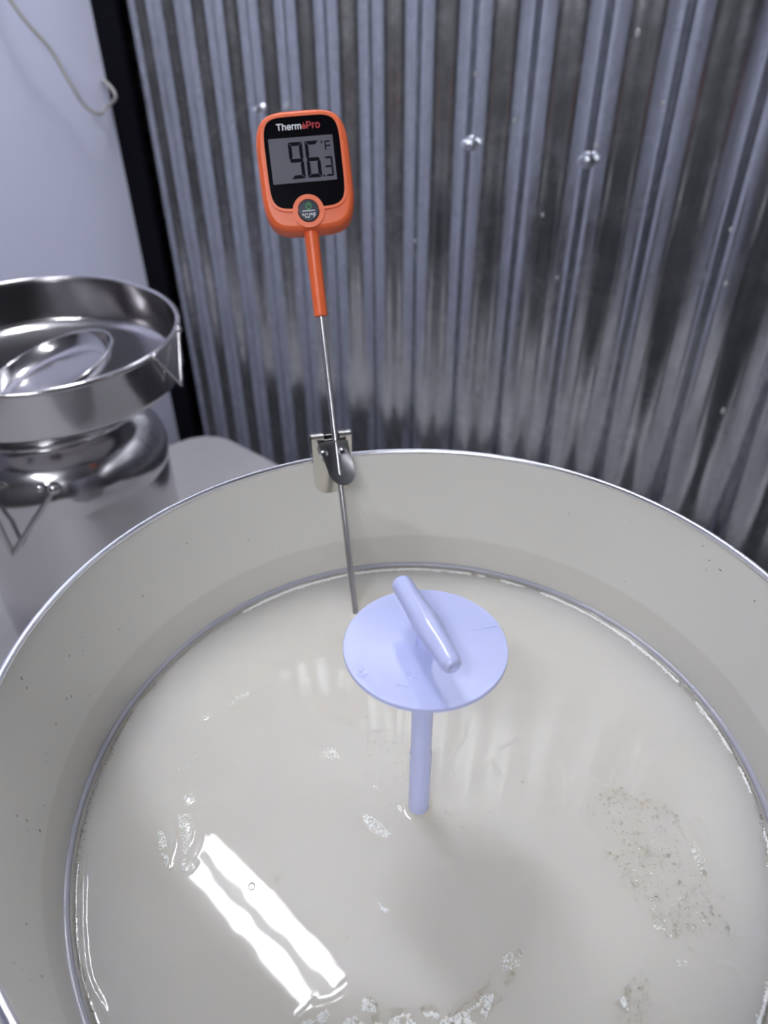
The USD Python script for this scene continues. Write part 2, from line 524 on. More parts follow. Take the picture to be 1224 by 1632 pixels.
# granular cream flecks: (outline on the photograph, bump height mm)
FLECKS = [
    [(512, 1199), (522, 1192), (534, 1196), (540, 1208), (530, 1212), (518, 1207)],
    [(577, 1298), (590, 1300), (605, 1312), (624, 1330), (618, 1335), (600, 1328), (586, 1314)],
    [(254, 1318), (262, 1332), (268, 1350), (271, 1384), (264, 1378), (256, 1350)],
    [(286, 1298), (300, 1300), (308, 1318), (303, 1345), (296, 1340), (288, 1320)],
    [(290, 1270), (308, 1264), (310, 1274), (296, 1282)],
    [(362, 1116), (372, 1114), (378, 1120), (368, 1124)],
    [(322, 1140), (332, 1137), (336, 1143), (326, 1146)],
    [(602, 1438), (612, 1440), (620, 1450), (612, 1456), (606, 1450)],
    [(288, 1378), (302, 1368), (318, 1376), (308, 1390), (294, 1392)],
]


def milk_height(xy):
    h = np.zeros(len(xy))
    p3 = np.column_stack([xy, np.zeros(len(xy))])
    h += 0.00016 * (meshkit.fbm(p3 * 26 + 5, 2, 3) - 0.5)
    h += 0.00003 * (meshkit.fbm(p3 * 110 + 5, 2, 9) - 0.5)
    for pts, amp, w in FOLDS:
        line = spline(on_milk(pts), 40)
        lo, hi = line.min(0) - 0.006, line.max(0) + 0.006
        k = np.where(((xy > lo) & (xy < hi)).all(1))[0]
        if len(k):
            d, fr = seg_dist(xy[k], line)
            taper = np.clip(np.minimum(fr, 1 - fr) * 6, 0.0, 1)
            w_ = w * 1e-3 * (0.8 + 0.5 * meshkit.noise(np.column_stack([xy[k] * 300, np.zeros(len(k))]), 5))
            h[k] += amp * 1e-3 * taper * np.exp(-(d / w_) ** 2)
    for fl in FLECKS:
        poly = on_milk(fl)
        P_ = Polygon(poly)
        c, R_ = poly.mean(0), 0.006
        k = np.where(np.linalg.norm(xy - c, axis=1) < 0.012)[0]
        if len(k):
            d = shapely.distance(shapely.points(xy[k]), P_.buffer(-0.0003))
            msk = np.clip(1 - d / 0.0006, 0, 1)
            g = meshkit.fbm(np.column_stack([xy[k] * 1300, np.zeros(len(k))]), 2, 21)
            h[k] += msk * (0.00008 + 0.00034 * g)
    return h


# surface: polar grid, finer than 0.8 mm everywhere
NR, NT = 215, 900
tt_ = np.arange(NT) * 2 * np.pi / NT
rr_ = np.linspace(0, 1, NR + 1)[1:]
R_out = pot_r(tt_, MILK_Z) - 0.0002
gx = PC[0] + rr_[:, None] * R_out[None] * np.cos(tt_)[None]
gy = PC[1] + rr_[:, None] * R_out[None] * np.sin(tt_)[None]
xy = np.column_stack([gx.ravel(), gy.ravel()])
hh = milk_height(xy)
edge = (1 - rr_)[:, None] * R_out[None]
hh = hh * np.clip(edge.ravel() / 0.004, 0, 1) + 0.0016 * np.exp(-edge.ravel() / 0.0014)
for c, r0 in ((STEM, 0.0040), (PB[:2], 0.0017)):
    d = np.linalg.norm(xy - c, axis=1) - r0
    hh += 0.0009 * np.exp(-np.clip(d, 0, None) / 0.0016)
mv = np.vstack([np.column_stack([xy, MILK_Z + hh]), [PC[0], PC[1], MILK_Z]])
i, j = np.meshgrid(np.arange(NR - 1), np.arange(NT), indexing='ij')
i, j = i.ravel(), j.ravel()
q = np.stack([i * NT + j, (i + 1) * NT + j, (i + 1) * NT + (j + 1) % NT, i * NT + (j + 1) % NT], 1)
jj = np.arange(NT)
mf_ = np.vstack([q[:, [0, 1, 2]], q[:, [0, 2, 3]], np.stack([np.full(NT, NR * NT), jj, (jj + 1) % NT], 1)])
# body below the surface, down to the pot's bottom
low = []
for z in (MILK_Z - 0.01, MILK_Z - 0.08, TZ + 0.010):
    r = pot_r(tt_, z) - 0.0006
    low.append(np.column_stack([PC[0] + r * np.cos(tt_), PC[1] + r * np.sin(tt_), np.full(NT, z)]))
o = len(mv)
mv = np.vstack([mv] + low + [[[PC[0], PC[1], TZ + 0.010]]])
prev = (NR - 1) * NT
extra = []
for k in range(3):
    cur = o + k * NT
    extra += [np.stack([prev + jj, cur + jj, cur + (jj + 1) % NT], 1), np.stack([prev + jj, cur + (jj + 1) % NT, prev + (jj + 1) % NT], 1)]
    prev = cur
extra.append(np.stack([prev + jj, np.full(NT, len(mv) - 1), prev + (jj + 1) % NT], 1))
mv = mv - np.array([PC[0], PC[1], TZ])
milk = thing('milk', 'smooth cream-coloured milk filling the pot to below its rim', 'milk', (PC[0], PC[1], TZ))
obj('milk_body', trimesh.Trimesh(mv, np.vstack([mf_] + extra), process=False), 'milk', milk, smooth=True)
# thin translucent meniscus line where milk climbs the wall
mr = pot_r(th_, MILK_Z + 0.0014)
men = np.stack([(mr - 0.0002) * np.cos(th_), (mr - 0.0002) * np.sin(th_), np.full(seg_, MILK_Z + 0.0012 - TZ)], 1)
tag(obj('meniscus', tube(men, 0.0015, 10, closed=True), 'meniscus', milk, smooth=True), 'thin bluish line of milk climbing the pot wall')

# --- foam: domes of film floating on the surface
DOME = trimesh.creation.icosphere(2, 1.0)
DOME.vertices[:, 2] = np.maximum(DOME.vertices[:, 2], -0.25)
SMALL = trimesh.creation.icosphere(1, 1.0)


def domes(spots, base=SMALL):
    vs, fs = [], []
    n = len(base.vertices)
    for k, (x, y, z, r) in enumerate(spots):
        vs.append(base.vertices * r + np.array([x, y, z]))
        fs.append(base.faces + k * n)
    return trimesh.Trimesh(np.vstack(vs), np.vstack(fs), process=False)


def scatter_foam(outline, count, rmin, rmax, dense=0.0):
    poly = on_milk(outline)
    P_ = Polygon(poly).buffer(0)
    lo, hi = poly.min(0), poly.max(0)
    out = []
    tries = 0
    while len(out) < count and tries < count * 60:
        tries += 1
        p = lo + rng.random(2) * (hi - lo)
        if not P_.contains(Point(*p)):
            continue
        if meshkit.noise(np.array([[p[0] * 260, p[1] * 260, 0.5]]), 31)[0] < dense:
            continue
        r = rmin * (rmax / rmin) ** (rng.random() ** 2.2)
        out.append((p[0], p[1], MILK_Z + 0.1 * r, r))
    return out


def froth(label, spots, cat='froth'):
    s = np.array(spots)
    c = np.array([s[:, 0].mean(), s[:, 1].mean(), MILK_Z])
    s[:, :3] -= c
    p = usdkit.mesh(stage, path_of('froth_fleck', None), domes(s), LOOKS['froth'], smooth=True)
    UsdGeom.Xformable(p).AddTranslateOp().Set(Gf.Vec3d(*map(float, c)))
    return tag(p.GetPrim(), label, cat, None, 'stuff')


def foam(name_label, spots):
    s = np.array(spots) - np.array([0, 0, 0, 0])
    c = np.array([s[:, 0].mean(), s[:, 1].mean(), MILK_Z])
    s[:, :3] -= c
    p = usdkit.mesh(stage, path_of('foam_patch', None), domes(s), LOOKS['bubble_film'], smooth=True)
    UsdGeom.Xformable(p).AddTranslateOp().Set(Gf.Vec3d(*map(float, c)))
    return tag(p.GetPrim(), name_label, 'foam', None, 'stuff')


foam('patch of small bubbles floating right of the plunger stem near the pot wall',
     scatter_foam([(930, 1275), (1000, 1250), (1075, 1290), (1110, 1360), (1165, 1440), (1190, 1500), (1110, 1520), (1040, 1480), (1000, 1420), (950, 1360)], 620, 0.00022, 0.0008, 0.40))
foam('sparkling band of foam along the bottom edge of the photo',
     scatter_foam([(480, 1632), (530, 1605), (585, 1590), (640, 1605), (720, 1600), (760, 1580), (800, 1530), (830, 1515), (838, 1530), (812, 1575), (780, 1620), (770, 1660), (480, 1660)], 620, 0.00018, 0.0007, 0.46))
foam('faint bubbles around the foot of the plunger stem',
     scatter_foam([(578, 1150), (650, 1170), (655, 1280), (690, 1290), (745, 1295), (790, 1320), (750, 1345), (680, 1330), (620, 1300), (580, 1250)], 190, 0.00022, 0.0006, 0.40))
foam('small bubble cluster low on the right of the milk, beneath the larger patch',
     scatter_foam([(975, 1600), (990, 1565), (1010, 1545), (1035, 1565), (1040, 1600), (1030, 1632), (970, 1632)], 130, 0.0002, 0.0007, 0.35))
foam('few faint bubbles on the milk between plunger and right-hand patch',
     scatter_foam([(800, 1200), (850, 1210), (895, 1260), (900, 1290), (870, 1290), (830, 1250)], 60, 0.0002, 0.0005, 0.3))
# froth ring clinging to the meniscus along the wall
spots = []
for a in np.linspace(0, 2 * np.pi, 2600, endpoint=False):
    a = a + rng.normal() * 0.002
    g = meshkit.noise(np.array([[np.cos(a) * 9, np.sin(a) * 9, 1.3]]), 41)[0]
    if g < 0.30:
        continue
    r = 0.00022 + 0.00035 * rng.random() ** 2
    off = 0.0022 + abs(rng.normal()) * 0.0012 * g
    pp = pot_point(a, MILK_Z, off)
    spots.append((pp[0], pp[1], MILK_Z + 0.00025 + 0.0012 * math.exp(-off / .0014), r))
foam('ring of tiny froth bubbles where the milk meets the pot wall', spots)

FROTH = [([(512, 1197), (522, 1192), (534, 1194), (541, 1208), (532, 1213), (518, 1207)], 90, .0, 'small froth fleck with glint painted white, up and left of the plunger stem foot'),
         ([(577, 1298), (588, 1299), (606, 1312), (624, 1330), (616, 1334), (598, 1328), (585, 1314)], 210, .25, 'froth fleck with glint painted white, just left of the plunger stem foot'),
         ([(252, 1318), (262, 1330), (268, 1350), (271, 1388), (262, 1378), (254, 1350)], 120, .38, 'upright froth streak with glint painted white, left of the lamp reflection, outer one'),
         ([(284, 1298), (304, 1298), (309, 1318), (302, 1342), (295, 1375), (308, 1380), (290, 1390), (293, 1340), (285, 1318)], 190, .36, 'upright white froth streak touching the top of the lamp reflection'),
         ([(292, 1270), (308, 1262), (312, 1274), (296, 1284)], 40, .30, 'froth speckles above the streaks left of the lamp reflection'),
         ([(280, 1228), (300, 1215), (318, 1203), (316, 1212), (295, 1230)], 26, .35, 'scattered froth dots along the left milk, upper group'),
         ([(362, 1118), (372, 1113), (395, 1102), (402, 1104), (376, 1121)], 40, .25, 'small white froth dash in the upper left of the milk'),
         ([(322, 1143), (330, 1138), (336, 1142), (326, 1147)], 16, .2, 'tiny white froth dash left of the small white dash'),
         ([(604, 1438), (609, 1446), (621, 1451), (614, 1455), (606, 1449)], 34, .0, 'small curved white froth comma between lamp reflection and plunger shadow'),
         ([(632, 1283), (638, 1284), (642, 1292), (637, 1294)], 26, .1, 'white froth dot touching the plunger stem foot'),
         ([(596, 1250), (605, 1258), (603, 1262), (594, 1254)], 14, .0, 'thin froth line above the fleck beside the stem'),
         ([(480, 1632), (530, 1605), (560, 1600), (580, 1590), (596, 1596), (600, 1612), (570, 1618), (600, 1632), (640, 1618), (690, 1612), (720, 1622), (762, 1600), (770, 1585), (790, 1585), (778, 1615), (765, 1655), (480, 1655)], 1500, .42, 'froth clots with sparkle painted white in the foam along the bottom edge'),
         ([(798, 1530), (812, 1518), (832, 1512), (838, 1528), (818, 1548), (800, 1545)], 60, .40, 'white froth clots at the top right tip of the bottom foam band'),
         ([(1098, 1340), (1112, 1345), (1124, 1372), (1118, 1395), (1106, 1370)], 60, .30, 'white froth streak at the right end of the large bubble patch'),
         ([(1040, 1470), (1058, 1472), (1060, 1484), (1044, 1484)], 26, .30, 'white froth clot low in the right-hand bubble patch'),
         ([(960, 1290), (1060, 1300), (1110, 1400), (1150, 1480), (1080, 1510), (1010, 1420)], 90, .45, 'sparse froth dots with sparkle painted white, spread through the right-hand bubble patch'),
         ([(1078, 1530), (1096, 1532), (1094, 1540), (1080, 1540)], 18, .25, 'white froth clot near the bottom right, under the bubble patch'),
         ([(985, 1585), (1000, 1592), (1003, 1612), (992, 1606)], 34, .25, 'white froth clot in the small lower right cluster')]
for outl, n, dens, lab in FROTH:
    froth(lab, [(x, y, MILK_Z + 0.00012, r) for x, y, z, r in scatter_foam(outl, n, 0.00020, 0.00055 if n > 500 else 0.00045, dens)])
spots = []
for a in np.arange(math.radians(-60), math.radians(175), 0.0016):
    g = meshkit.noise(np.array([[np.cos(a) * 14, np.sin(a) * 14, 2.3]]), 43)[0]
    # the froth is thickest at the wall-side half of the pot
    if g < 0.28:
        continue
    for _ in range(2):
        off = 0.0030 + abs(rng.normal()) * 0.0011 * g
        pp = pot_point(a + rng.normal() * .002, MILK_Z, off)
        spots.append((pp[0], pp[1], MILK_Z + 0.0001 + 0.0016 * math.exp(-off / .0014), 0.0002 + 0.00028 * rng.random()))
froth('white froth line along the far and right edge of the milk', spots)

# single larger bubbles
BUB = [((401, 1413), 0.0013, 'larger bubble between the two bars of the lamp reflection'),
       ((441, 1402), 0.0011, 'round bubble just right of the lamp reflection, highest of the loose ones'),
       ((553, 1495), 0.0009, 'lone bubble floating right of the lower lamp reflection'),
       ((509, 1475), 0.0005, 'tiny white bubble beside the lamp reflection'),
       ((1030, 1363), 0.0009, 'largest yellowish bubble in the middle of the right-hand foam patch'),
       ((1023, 1283), 0.0008, 'yellowish bubble at the top of the right-hand foam patch'),
       ((1047, 1433), 0.0010, 'yellowish bubble in the lower half of the right-hand foam patch'),
       ((1158, 1481), 0.0008, 'yellowish bubble nearest the right pot wall'),
       ((1056, 1474), 0.0007, 'bubble at the bottom left of the right-hand foam patch'),
       ((827, 1517), 0.0009, 'bubble at the top end of the bottom foam band'),
       ((756, 1607), 0.0010, 'yellowish bubble inside the bottom foam band'),
       ((1000, 1590), 0.0010, 'bubble in the small lower right cluster'),
       ((584, 1144), 0.0008, 'yellowish bubble left of the upper plunger stem')]
protob = None
for (u, v), r, lab in BUB:
    c = at_z(u, v, MILK_Z)
    p = usdkit.mesh(stage, path_of('bubble', None), domes([(0, 0, 0.1 * r, r)], DOME), LOOKS['bubble_film'], smooth=True)
    UsdGeom.Xformable(p).AddTranslateOp().Set(Gf.Vec3d(*map(float, c)))
    tag(p.GetPrim(), lab, 'bubble', 'single bubbles floating on the milk')

# dried specks on the inner wall: (u, v, length px, angle)
SPECKS = [(35, 1083, 12, 80), (43, 1098, 8, 70), (106, 1114, 6, 60), (114, 1111, 7, 70), (143, 1107, 4, 0), (89, 1154, 5, 60), (73, 1201, 4, 0), (74, 1214, 4, 80), (27, 1301, 6, 60), (43, 1309, 9, 75), (64, 1325, 9, 80), (71, 1285, 6, 85), (43, 1324, 4, 80), (42, 1473, 8, 100), (22, 1535, 7, 110), (67, 1556, 12, 110), (49, 1563, 6, 110), (34, 1545, 4, 90),
          (227, 951, 6, 40), (190, 1003, 5, 30), (131, 1016, 4, 0), (110, 1046, 6, 20), (132, 1037, 3, 0), (298, 866, 5, 20), (396, 861, 5, 10), (906, 819, 8, 10), (1093, 870, 6, 0), (1130, 893, 7, 30), (1120, 870, 4, 0), (1202, 958, 6, 60), (1126, 908, 6, 0), (1148, 909, 14, 3), (996, 926, 3, 0), (582, 818, 4, 0), (1006, 829, 4, 0)]


def hit_pot(u, v):
    d = ray(u, v)
    lo = None
    for t in np.linspace(0.12, 0.7, 3000):
        p = EYE + d * t
        th = math.atan2(p[1] - PC[1], p[0] - PC[0])
        rr = math.hypot(p[0] - PC[0], p[1] - PC[1])
        if p[2] < RIM_Z and rr >= pot_r(th, p[2]):
            if lo is None:
                continue
            return p, th
        if p[2] < RIM_Z and rr < pot_r(th, p[2]):
            lo = t
    return None, None


blob = trimesh.creation.icosphere(2, 1.0)
for (u, v, ln, ang) in SPECKS:
    p, th = hit_pot(u, v)
    if p is None:
        continue
    depth = (p - EYE) @ _F
    s = depth / FPX
    n_ = np.array([-math.cos(th), -math.sin(th), -0.11])
    n_ /= np.linalg.norm(n_)
    tng = np.array([-n_[1], n_[0], 0])
    tng /= np.linalg.norm(tng)
    up = np.cross(n_, tng)
    a = math.radians(ang)
    e1 = math.cos(a) * tng + math.sin(a) * up
    e2 = np.cross(n_, e1)
    b = blob.copy()
    w_ = max(0.30 * ln, 1.6)
    b.vertices *= np.array([0.5 * ln * s, 0.5 * w_ * s, 0.00022])
    b.vertices *= 1 + 0.15 * (rng.random((len(b.vertices), 1)) - .5)
    b = framed(b, (0, 0, 0), e1, e2, n_)
    mm = usdkit.mesh(stage, path_of('dried_speck', None), b, LOOKS['dried_drop'], smooth=True)
    UsdGeom.Xformable(mm).AddTranslateOp().Set(Gf.Vec3d(*map(float, p - n_ * 0.00005)))
    tag(mm.GetPrim(), 'tiny grey dried speck stuck to the inner pot wall', 'speck', 'dried specks on the inner pot wall')

# ------------------------------------------------------------------ plunger
DISC_Z = CAM_Z - 0.893 * 0.17
pl = thing('milk_plunger', 'white plastic milk plunger with round splash disc and bar handle standing in the milk', 'plunger', (STEM[0], STEM[1], DISC_Z))
RD = 0.02610
obj('disc', lathe([(0, -0.0011), (RD - 0.0004, -0.0013), (RD, -0.0011), (RD, -0.0002), (RD - 0.0002, 0.0001), (RD - 0.0022, 0.00005), (0.006, 0.0004), (0, 0.0004)], 160, close=False), 'white_plastic', pl, smooth=40)
zl = MILK_Z - DISC_Z
obj('stem', lathe([(0, zl - 0.09), (0.0041, zl - 0.09), (0.0041, zl + 0.034), (0.00385, zl + 0.036), (0.0037, -0.003), (0.0044, -0.0009), (0, -0.0009)], 40, close=False), 'white_plastic', pl, smooth=40)
# bar handle
HB = at_z(638, 927, DISC_Z + 0.0150)      # far, raised end
HA = at_z(723, 1064, DISC_Z + 0.0140)     # near end
hv = HA - HB
L_h = np.linalg.norm(hv)
e = hv / L_h
prof = [(0.0, 0.0), (0.0022, 0.0), (0.0029, 0.0004), (0.00335, 0.0013), (0.0036, 0.28 * L_h), (0.00385, 0.42 * L_h), (0.0042, 0.50 * L_h), (0.0040, 0.62 * L_h), (0.0037, 0.74 * L_h), (0.0030, L_h - 0.0018), (0.0026, L_h - 0.0005), (0.0019, L_h), (0.0013, L_h), (0.0012, L_h - 0.0004), (0.0, L_h - 0.0004)]
bar = lathe(prof, 40, close=False)
side = np.cross([0, 0, 1.0], e)
side /= np.linalg.norm(side)
up = np.cross(e, side)
c0 = HB - np.array([STEM[0], STEM[1], DISC_Z])
obj('handle', framed(bar, c0, side, up, e), 'white_plastic', pl, smooth=40)
foot = at_z(674, 1036, DISC_Z) - np.array([STEM[0], STEM[1], DISC_Z])
midh = c0 + e * L_h * 0.5
obj('handle_post', join(moved(lathe([(0, 0), (0.0031, 0), (0.0029, 0.0008), (0.0027, 0.0135), (0, 0.0135)], 32, close=False), 0, 0, 0)), 'white_plastic', pl, smooth=40)
# faint moulded marks on the disc
mx = _R0 / np.linalg.norm(_R0)
my = np.cross([0, 0, 1.0], mx)


def on_disc(mesh, u, v, rot):
    p = at_z(u, v, DISC_Z) - np.array([STEM[0], STEM[1], DISC_Z])
    a = math.radians(rot)
    e1 = math.cos(a) * mx + math.sin(a) * my
    e2 = np.cross([0, 0, 1.0], e1)
    return framed(mesh, p + np.array([0, 0, 0.00006]), e1, e2, [0, 0, 1.0])


obj('moulded_mark', on_disc(meshkit.text_mesh('M', 0.0026, 0.00022), 567, 1076, -32), 'white_plastic', pl, smooth=False)
obj('moulded_mark', on_disc(meshkit.text_mesh('2', 0.0020, 0.00022), 570, 1069, -32), 'white_plastic', pl, smooth=False)
obj('moulded_mark', on_disc(meshkit.text_mesh('7C', 0.0022, 0.0003), 646, 1079, -15), 'white_plastic', pl, smooth=False)
obj('moulded_mark', on_disc(extrude(LineString([(0, 0), (0.0030, -0.0007)]).buffer(0.00018), 0.0003), 632, 1092, 0), 'white_plastic', pl, smooth=False)
crack = LineString([(0, 0), (0.0035, 0.0005), (0.0075, 0.0012), (0.0108, 0.0016)]).buffer(0.00010)
obj('seam', on_disc(extrude(crack, 0.00022), 742, 1008, 6), 'white_plastic', pl, smooth=False)

# ------------------------------------------------------------------ thermometer
SH = 0.2231
HEAD = PB + AX * SH
w_ = EYE - HEAD
w_ -= AX * (w_ @ AX)
w_ /= np.linalg.norm(w_)
u_ = np.cross(AX, w_)
th = thing('thermometer', 'orange digital probe thermometer reading 96.3 clipped to the pot rim', 'thermometer', PB)
O_ = HEAD - PB


def head(mesh, off=(0, 0, 0)):
    return framed(mesh, O_ + u_ * off[0] + AX * off[1] + w_ * off[2], u_, AX, w_)


MM = 0.001
HX = 0.0007          # the head sits slightly off the probe's axis
# barrel-shaped outline
cor = []
for k in range(200):
    a = 2 * math.pi * k / 200
    ca, sa = math.cos(a), math.sin(a)
    n_e = 4.2
    r = (abs(ca / 22.3) ** n_e + abs(sa / 27.6) ** n_e) ** (-1 / n_e)
    cor.append(((r * ca) * MM, (r * sa - 1.6) * MM))
body = Polygon(cor)
W0 = 0.006
obj('housing', moved(head(cushion(body, [(0.0042, -0.0095), (0.0012, -0.0078), (0.0, -0.0055), (0.0, 0.0020), (0.0007, 0.0042), (0.0018, 0.0053), (0.0028, 0.0057)]), (HX, 0, 0))), 'orange_plastic', th, smooth=30)
# black face plate with the cut-out around the button
face = []
for k in range(200):
    a = 2 * math.pi * k / 200
    ca, sa = math.cos(a), math.sin(a)
    n_e = 5.5
    r = (abs(ca / 17.9) ** n_e + abs(sa / 20.6) ** n_e) ** (-1 / n_e)
    face.append(((r * ca + 0.7) * MM, (r * sa + 1.5) * MM))
btn_c = (0.0, -0.0205)
facep = Polygon(face).difference(Point(*btn_c).buffer(0.0075, quad_segs=24))
obj('face_plate', head(extrude(facep, 0.0009), (0, 0, 0.0052)), 'black_face', th, smooth=False)
# raised orange lip round the face
lip = Polygon(face).buffer(0.0013).difference(Polygon(face).buffer(0.0))
lip = unary_union([lip, Point(*btn_c).buffer(0.0077, quad_segs=24).difference(Point(*btn_c).buffer(0.0053, quad_segs=24))]).difference(facep)
obj('face_surround', head(extrude(lip, 0.0012), (0, 0, 0.0053)), 'orange_plastic', th, smooth=30)
# display
disp = sbox(-0.0152, -0.0074, 0.0153, 0.0129)
dp = obj('display', head(extrude(disp, 0.0002), (0, 0, 0.0060)), 'lcd_grey', th, smooth=False)


def seven(ch, x0, y0, w, h, t):
    g = t * 0.09
    m_ = t / 2
    H2 = y0 + h / 2

    def hz(y):
        return Polygon([(x0 + g, y), (x0 + m_ + g, y + m_), (x0 + w - m_ - g, y + m_), (x0 + w - g, y), (x0 + w - m_ - g, y - m_), (x0 + m_ + g, y - m_)])

    def top():
        return Polygon([(x0 + g, y0 + h), (x0 + w - g, y0 + h), (x0 + w - t - g, y0 + h - t), (x0 + t + g, y0 + h - t)])

    def bot():
        return Polygon([(x0 + g, y0), (x0 + w - g, y0), (x0 + w - t - g, y0 + t), (x0 + t + g, y0 + t)])

    def left(a, b):
        up_ = b > H2 + h * 0.1
        return Polygon([(x0, a + (m_ if up_ else 0) + g), (x0, b - (0 if up_ else m_) - g), (x0 + t if up_ else x0 + m_, b - (t if up_ else 0) - g), (x0 + t, b - t - g), (x0 + t, a + t + g), (x0 + (m_ if up_ else t), a + (0 if up_ else t) + g)])

    def right(a, b):
        return affinity.scale(left(a, b), -1, 1, origin=(x0 + w / 2, 0))

    S = {'a': top(), 'g': hz(H2), 'd': bot(), 'f': left(H2, y0 + h), 'e': left(y0, H2), 'b': right(H2, y0 + h), 'c': right(y0, H2)}
    on = {'9': 'abcdfg', '6': 'acdefg', '3': 'abcdg', 'F': 'aefg'}[ch]
    return [S[k].buffer(0) for k in on]


def ink(poly, name='digit_segment'):
    return obj(name, head(extrude(poly, 0.00012), (0, 0, 0.0062)), 'lcd_ink', dp, smooth=False)


for ch, x0 in (('9', -0.0062), ('6', 0.0017)):
    for s in seven(ch, x0, -0.0057, 0.0067, 0.0164, 0.00165):
        if ch == '6' and False:
            continue
        ink(s)
ink(sbox(0.0089, -0.0057, 0.0097, -0.0048), 'decimal_point')
for s in seven('3', 0.0102, -0.0056, 0.0039, 0.0088, 0.00085):
    ink(s)
for s in seven('F', 0.0111, 0.0059, 0.0030, 0.0044, 0.00062):
    ink(s, 'unit_segment')
ink(Point(0.0098, 0.0098).buffer(0.00055).difference(Point(0.0098, 0.0098).buffer(0.00028)), 'degree_ring')
# maker's lettering
t1 = meshkit.text_mesh('Therm', 0.0029, 0.00012, bold=True)
b1 = t1.bounds
k1 = 0.0117 / (b1[1][0] - b1[0][0])
t1.apply_scale((k1, k1, 1))
obj('lettering', head(moved(t1, -0.0106 - b1[0][0] * k1, 0.0164, 0), (0, 0, 0.0061)), 'print_white', th, smooth=False)
t2 = meshkit.text_mesh('Pro', 0.0029, 0.00012, bold=True)
b2 = t2.bounds
k2 = 0.0064 / (b2[1][0] - b2[0][0])
t2.apply_scale((k2, k2, 1))
obj('lettering', head(moved(t2, 0.0036 - b2[0][0] * k2, 0.0164, 0), (0, 0, 0.0061)), 'print_red', th, smooth=False)
o_ = unary_union([Point(0.0023, 0.0173).buffer(0.0010).difference(Point(0.0023, 0.0173).buffer(0.0004)), sbox(0.00215, 0.0172, 0.00245, 0.0192)])
obj('lettering', head(extrude(o_, 0.00012), (0, 0, 0.0061)), 'print_red', th, smooth=False)
# button
bt = obj('button', head(moved(lathe([(0, -0.002), (0.0051, -0.002), (0.0051, 0.0006), (0.0047, 0.0011), (0, 0.0013)], 48, close=False), btn_c[0], btn_c[1], 0), (0, 0, 0.0057)), 'button_grey', th, smooth=40)
ringp = Point(0, 0).buffer(0.0015, quad_segs=12).difference(Point(0, 0).buffer(0.00105, quad_segs=12)).difference(sbox(-0.0006, 0.0006, 0.0006, 0.003))
pw = unary_union([ringp, sbox(-0.00025, 0.0001, 0.00025, 0.0019)])
obj('power_symbol', head(moved(extrude(pw, 0.0001), btn_c[0] + 0.0002, btn_c[1] + 0.0019, 0), (0, 0, 0.00695)), 'print_green', bt, smooth=False)
obj('button_line', head(moved(extrude(sbox(-0.003, -0.0002, 0.003, 0.0002), 0.0001), btn_c[0] + 0.0001, btn_c[1] - 0.0002, 0), (0, 0, 0.00698)), 'print_white', bt, smooth=False)
cf = meshkit.text_mesh('°C/°F', 0.0024, 0.0001, bold=True)
bc = cf.bounds
kc = 0.0066 / (bc[1][0] - bc[0][0])
cf.apply_scale((kc, min(kc, 1.0), 1))
bc = cf.bounds
obj('button_lettering', head(moved(cf, btn_c[0] - (bc[0][0] + bc[1][0]) / 2, btn_c[1] - 0.0036 - bc[0][1], 0), (0, 0, 0.00690)), 'print_white', bt, smooth=False)
# neck and probe
nk = lathe([(0, -0.0690), (0.0030, -0.0690), (0.0034, -0.0684), (0.0034, -0.0560), (0.0036, -0.0300), (0.0036, -0.0270), (0, -0.0270)], 32, close=False)
nk.apply_transform(trimesh.transformations.rotation_matrix(0, [1, 0, 0]))
obj('neck', framed(nk, O_, u_, np.cross(AX, u_), AX), 'orange_plastic', th, smooth=35)
pr = lathe([(0, -0.255), (0.0008, -0.254), (0.0014, -0.245), (0.00165, -0.235), (0.00165, -0.066), (0, -0.066)], 24, close=False)
obj('probe', framed(pr, O_, u_, np.cross(AX, u_), AX), 'probe_steel', th, smooth=35)

# ------------------------------------------------------------------ clip on the rim
PCLIP = PB + AX * 0.0825                                      # where the probe passes the rim
thc = math.atan2(PCLIP[1] - PC[1], PCLIP[0] - PC[0])
rad = np.array([math.cos(thc), math.sin(thc), 0])             # outwards
tang = np.array([math.sin(thc), -math.cos(thc), 0])           # to the right as seen from inside
r_in = pot_r(thc, RIM_Z)
CO = np.array([PC[0], PC[1], RIM_Z]) + rad * (r_in - 0.0022)
clip = thing('probe_clip', 'shiny steel spring clip hooked over the pot rim holding the thermometer probe', 'clip', CO)
cw, top_z, bot_z = 0.0103, 0.0135, -0.0195
cx = -0.0018
pp = sbox(cx - cw, bot_z, cx + cw, top_z)
pp = unary_union([sbox(cx - cw, bot_z + 0.009, cx + cw, top_z), Polygon(sbox(cx - cw, bot_z, cx + cw, bot_z + 0.02).buffer(-0.007).buffer(0.007, quad_segs=16).exterior)])
pp = pp.difference(sbox(cx - 0.0040, top_z - 0.0012, cx + 0.0042, top_z + 0.001))
for hx in (-0.0052, 0.0046):
    pp = pp.difference(Point(cx + hx, 0.0062).buffer(0.0011))
upv = np.array([0, 0, 1.0])


def clipm(mesh, r_off=0.0):
    # local x = tangent, y = up, z = towards the middle of the pot
    return framed(mesh, rad * (-r_off), tang, upv, -rad)


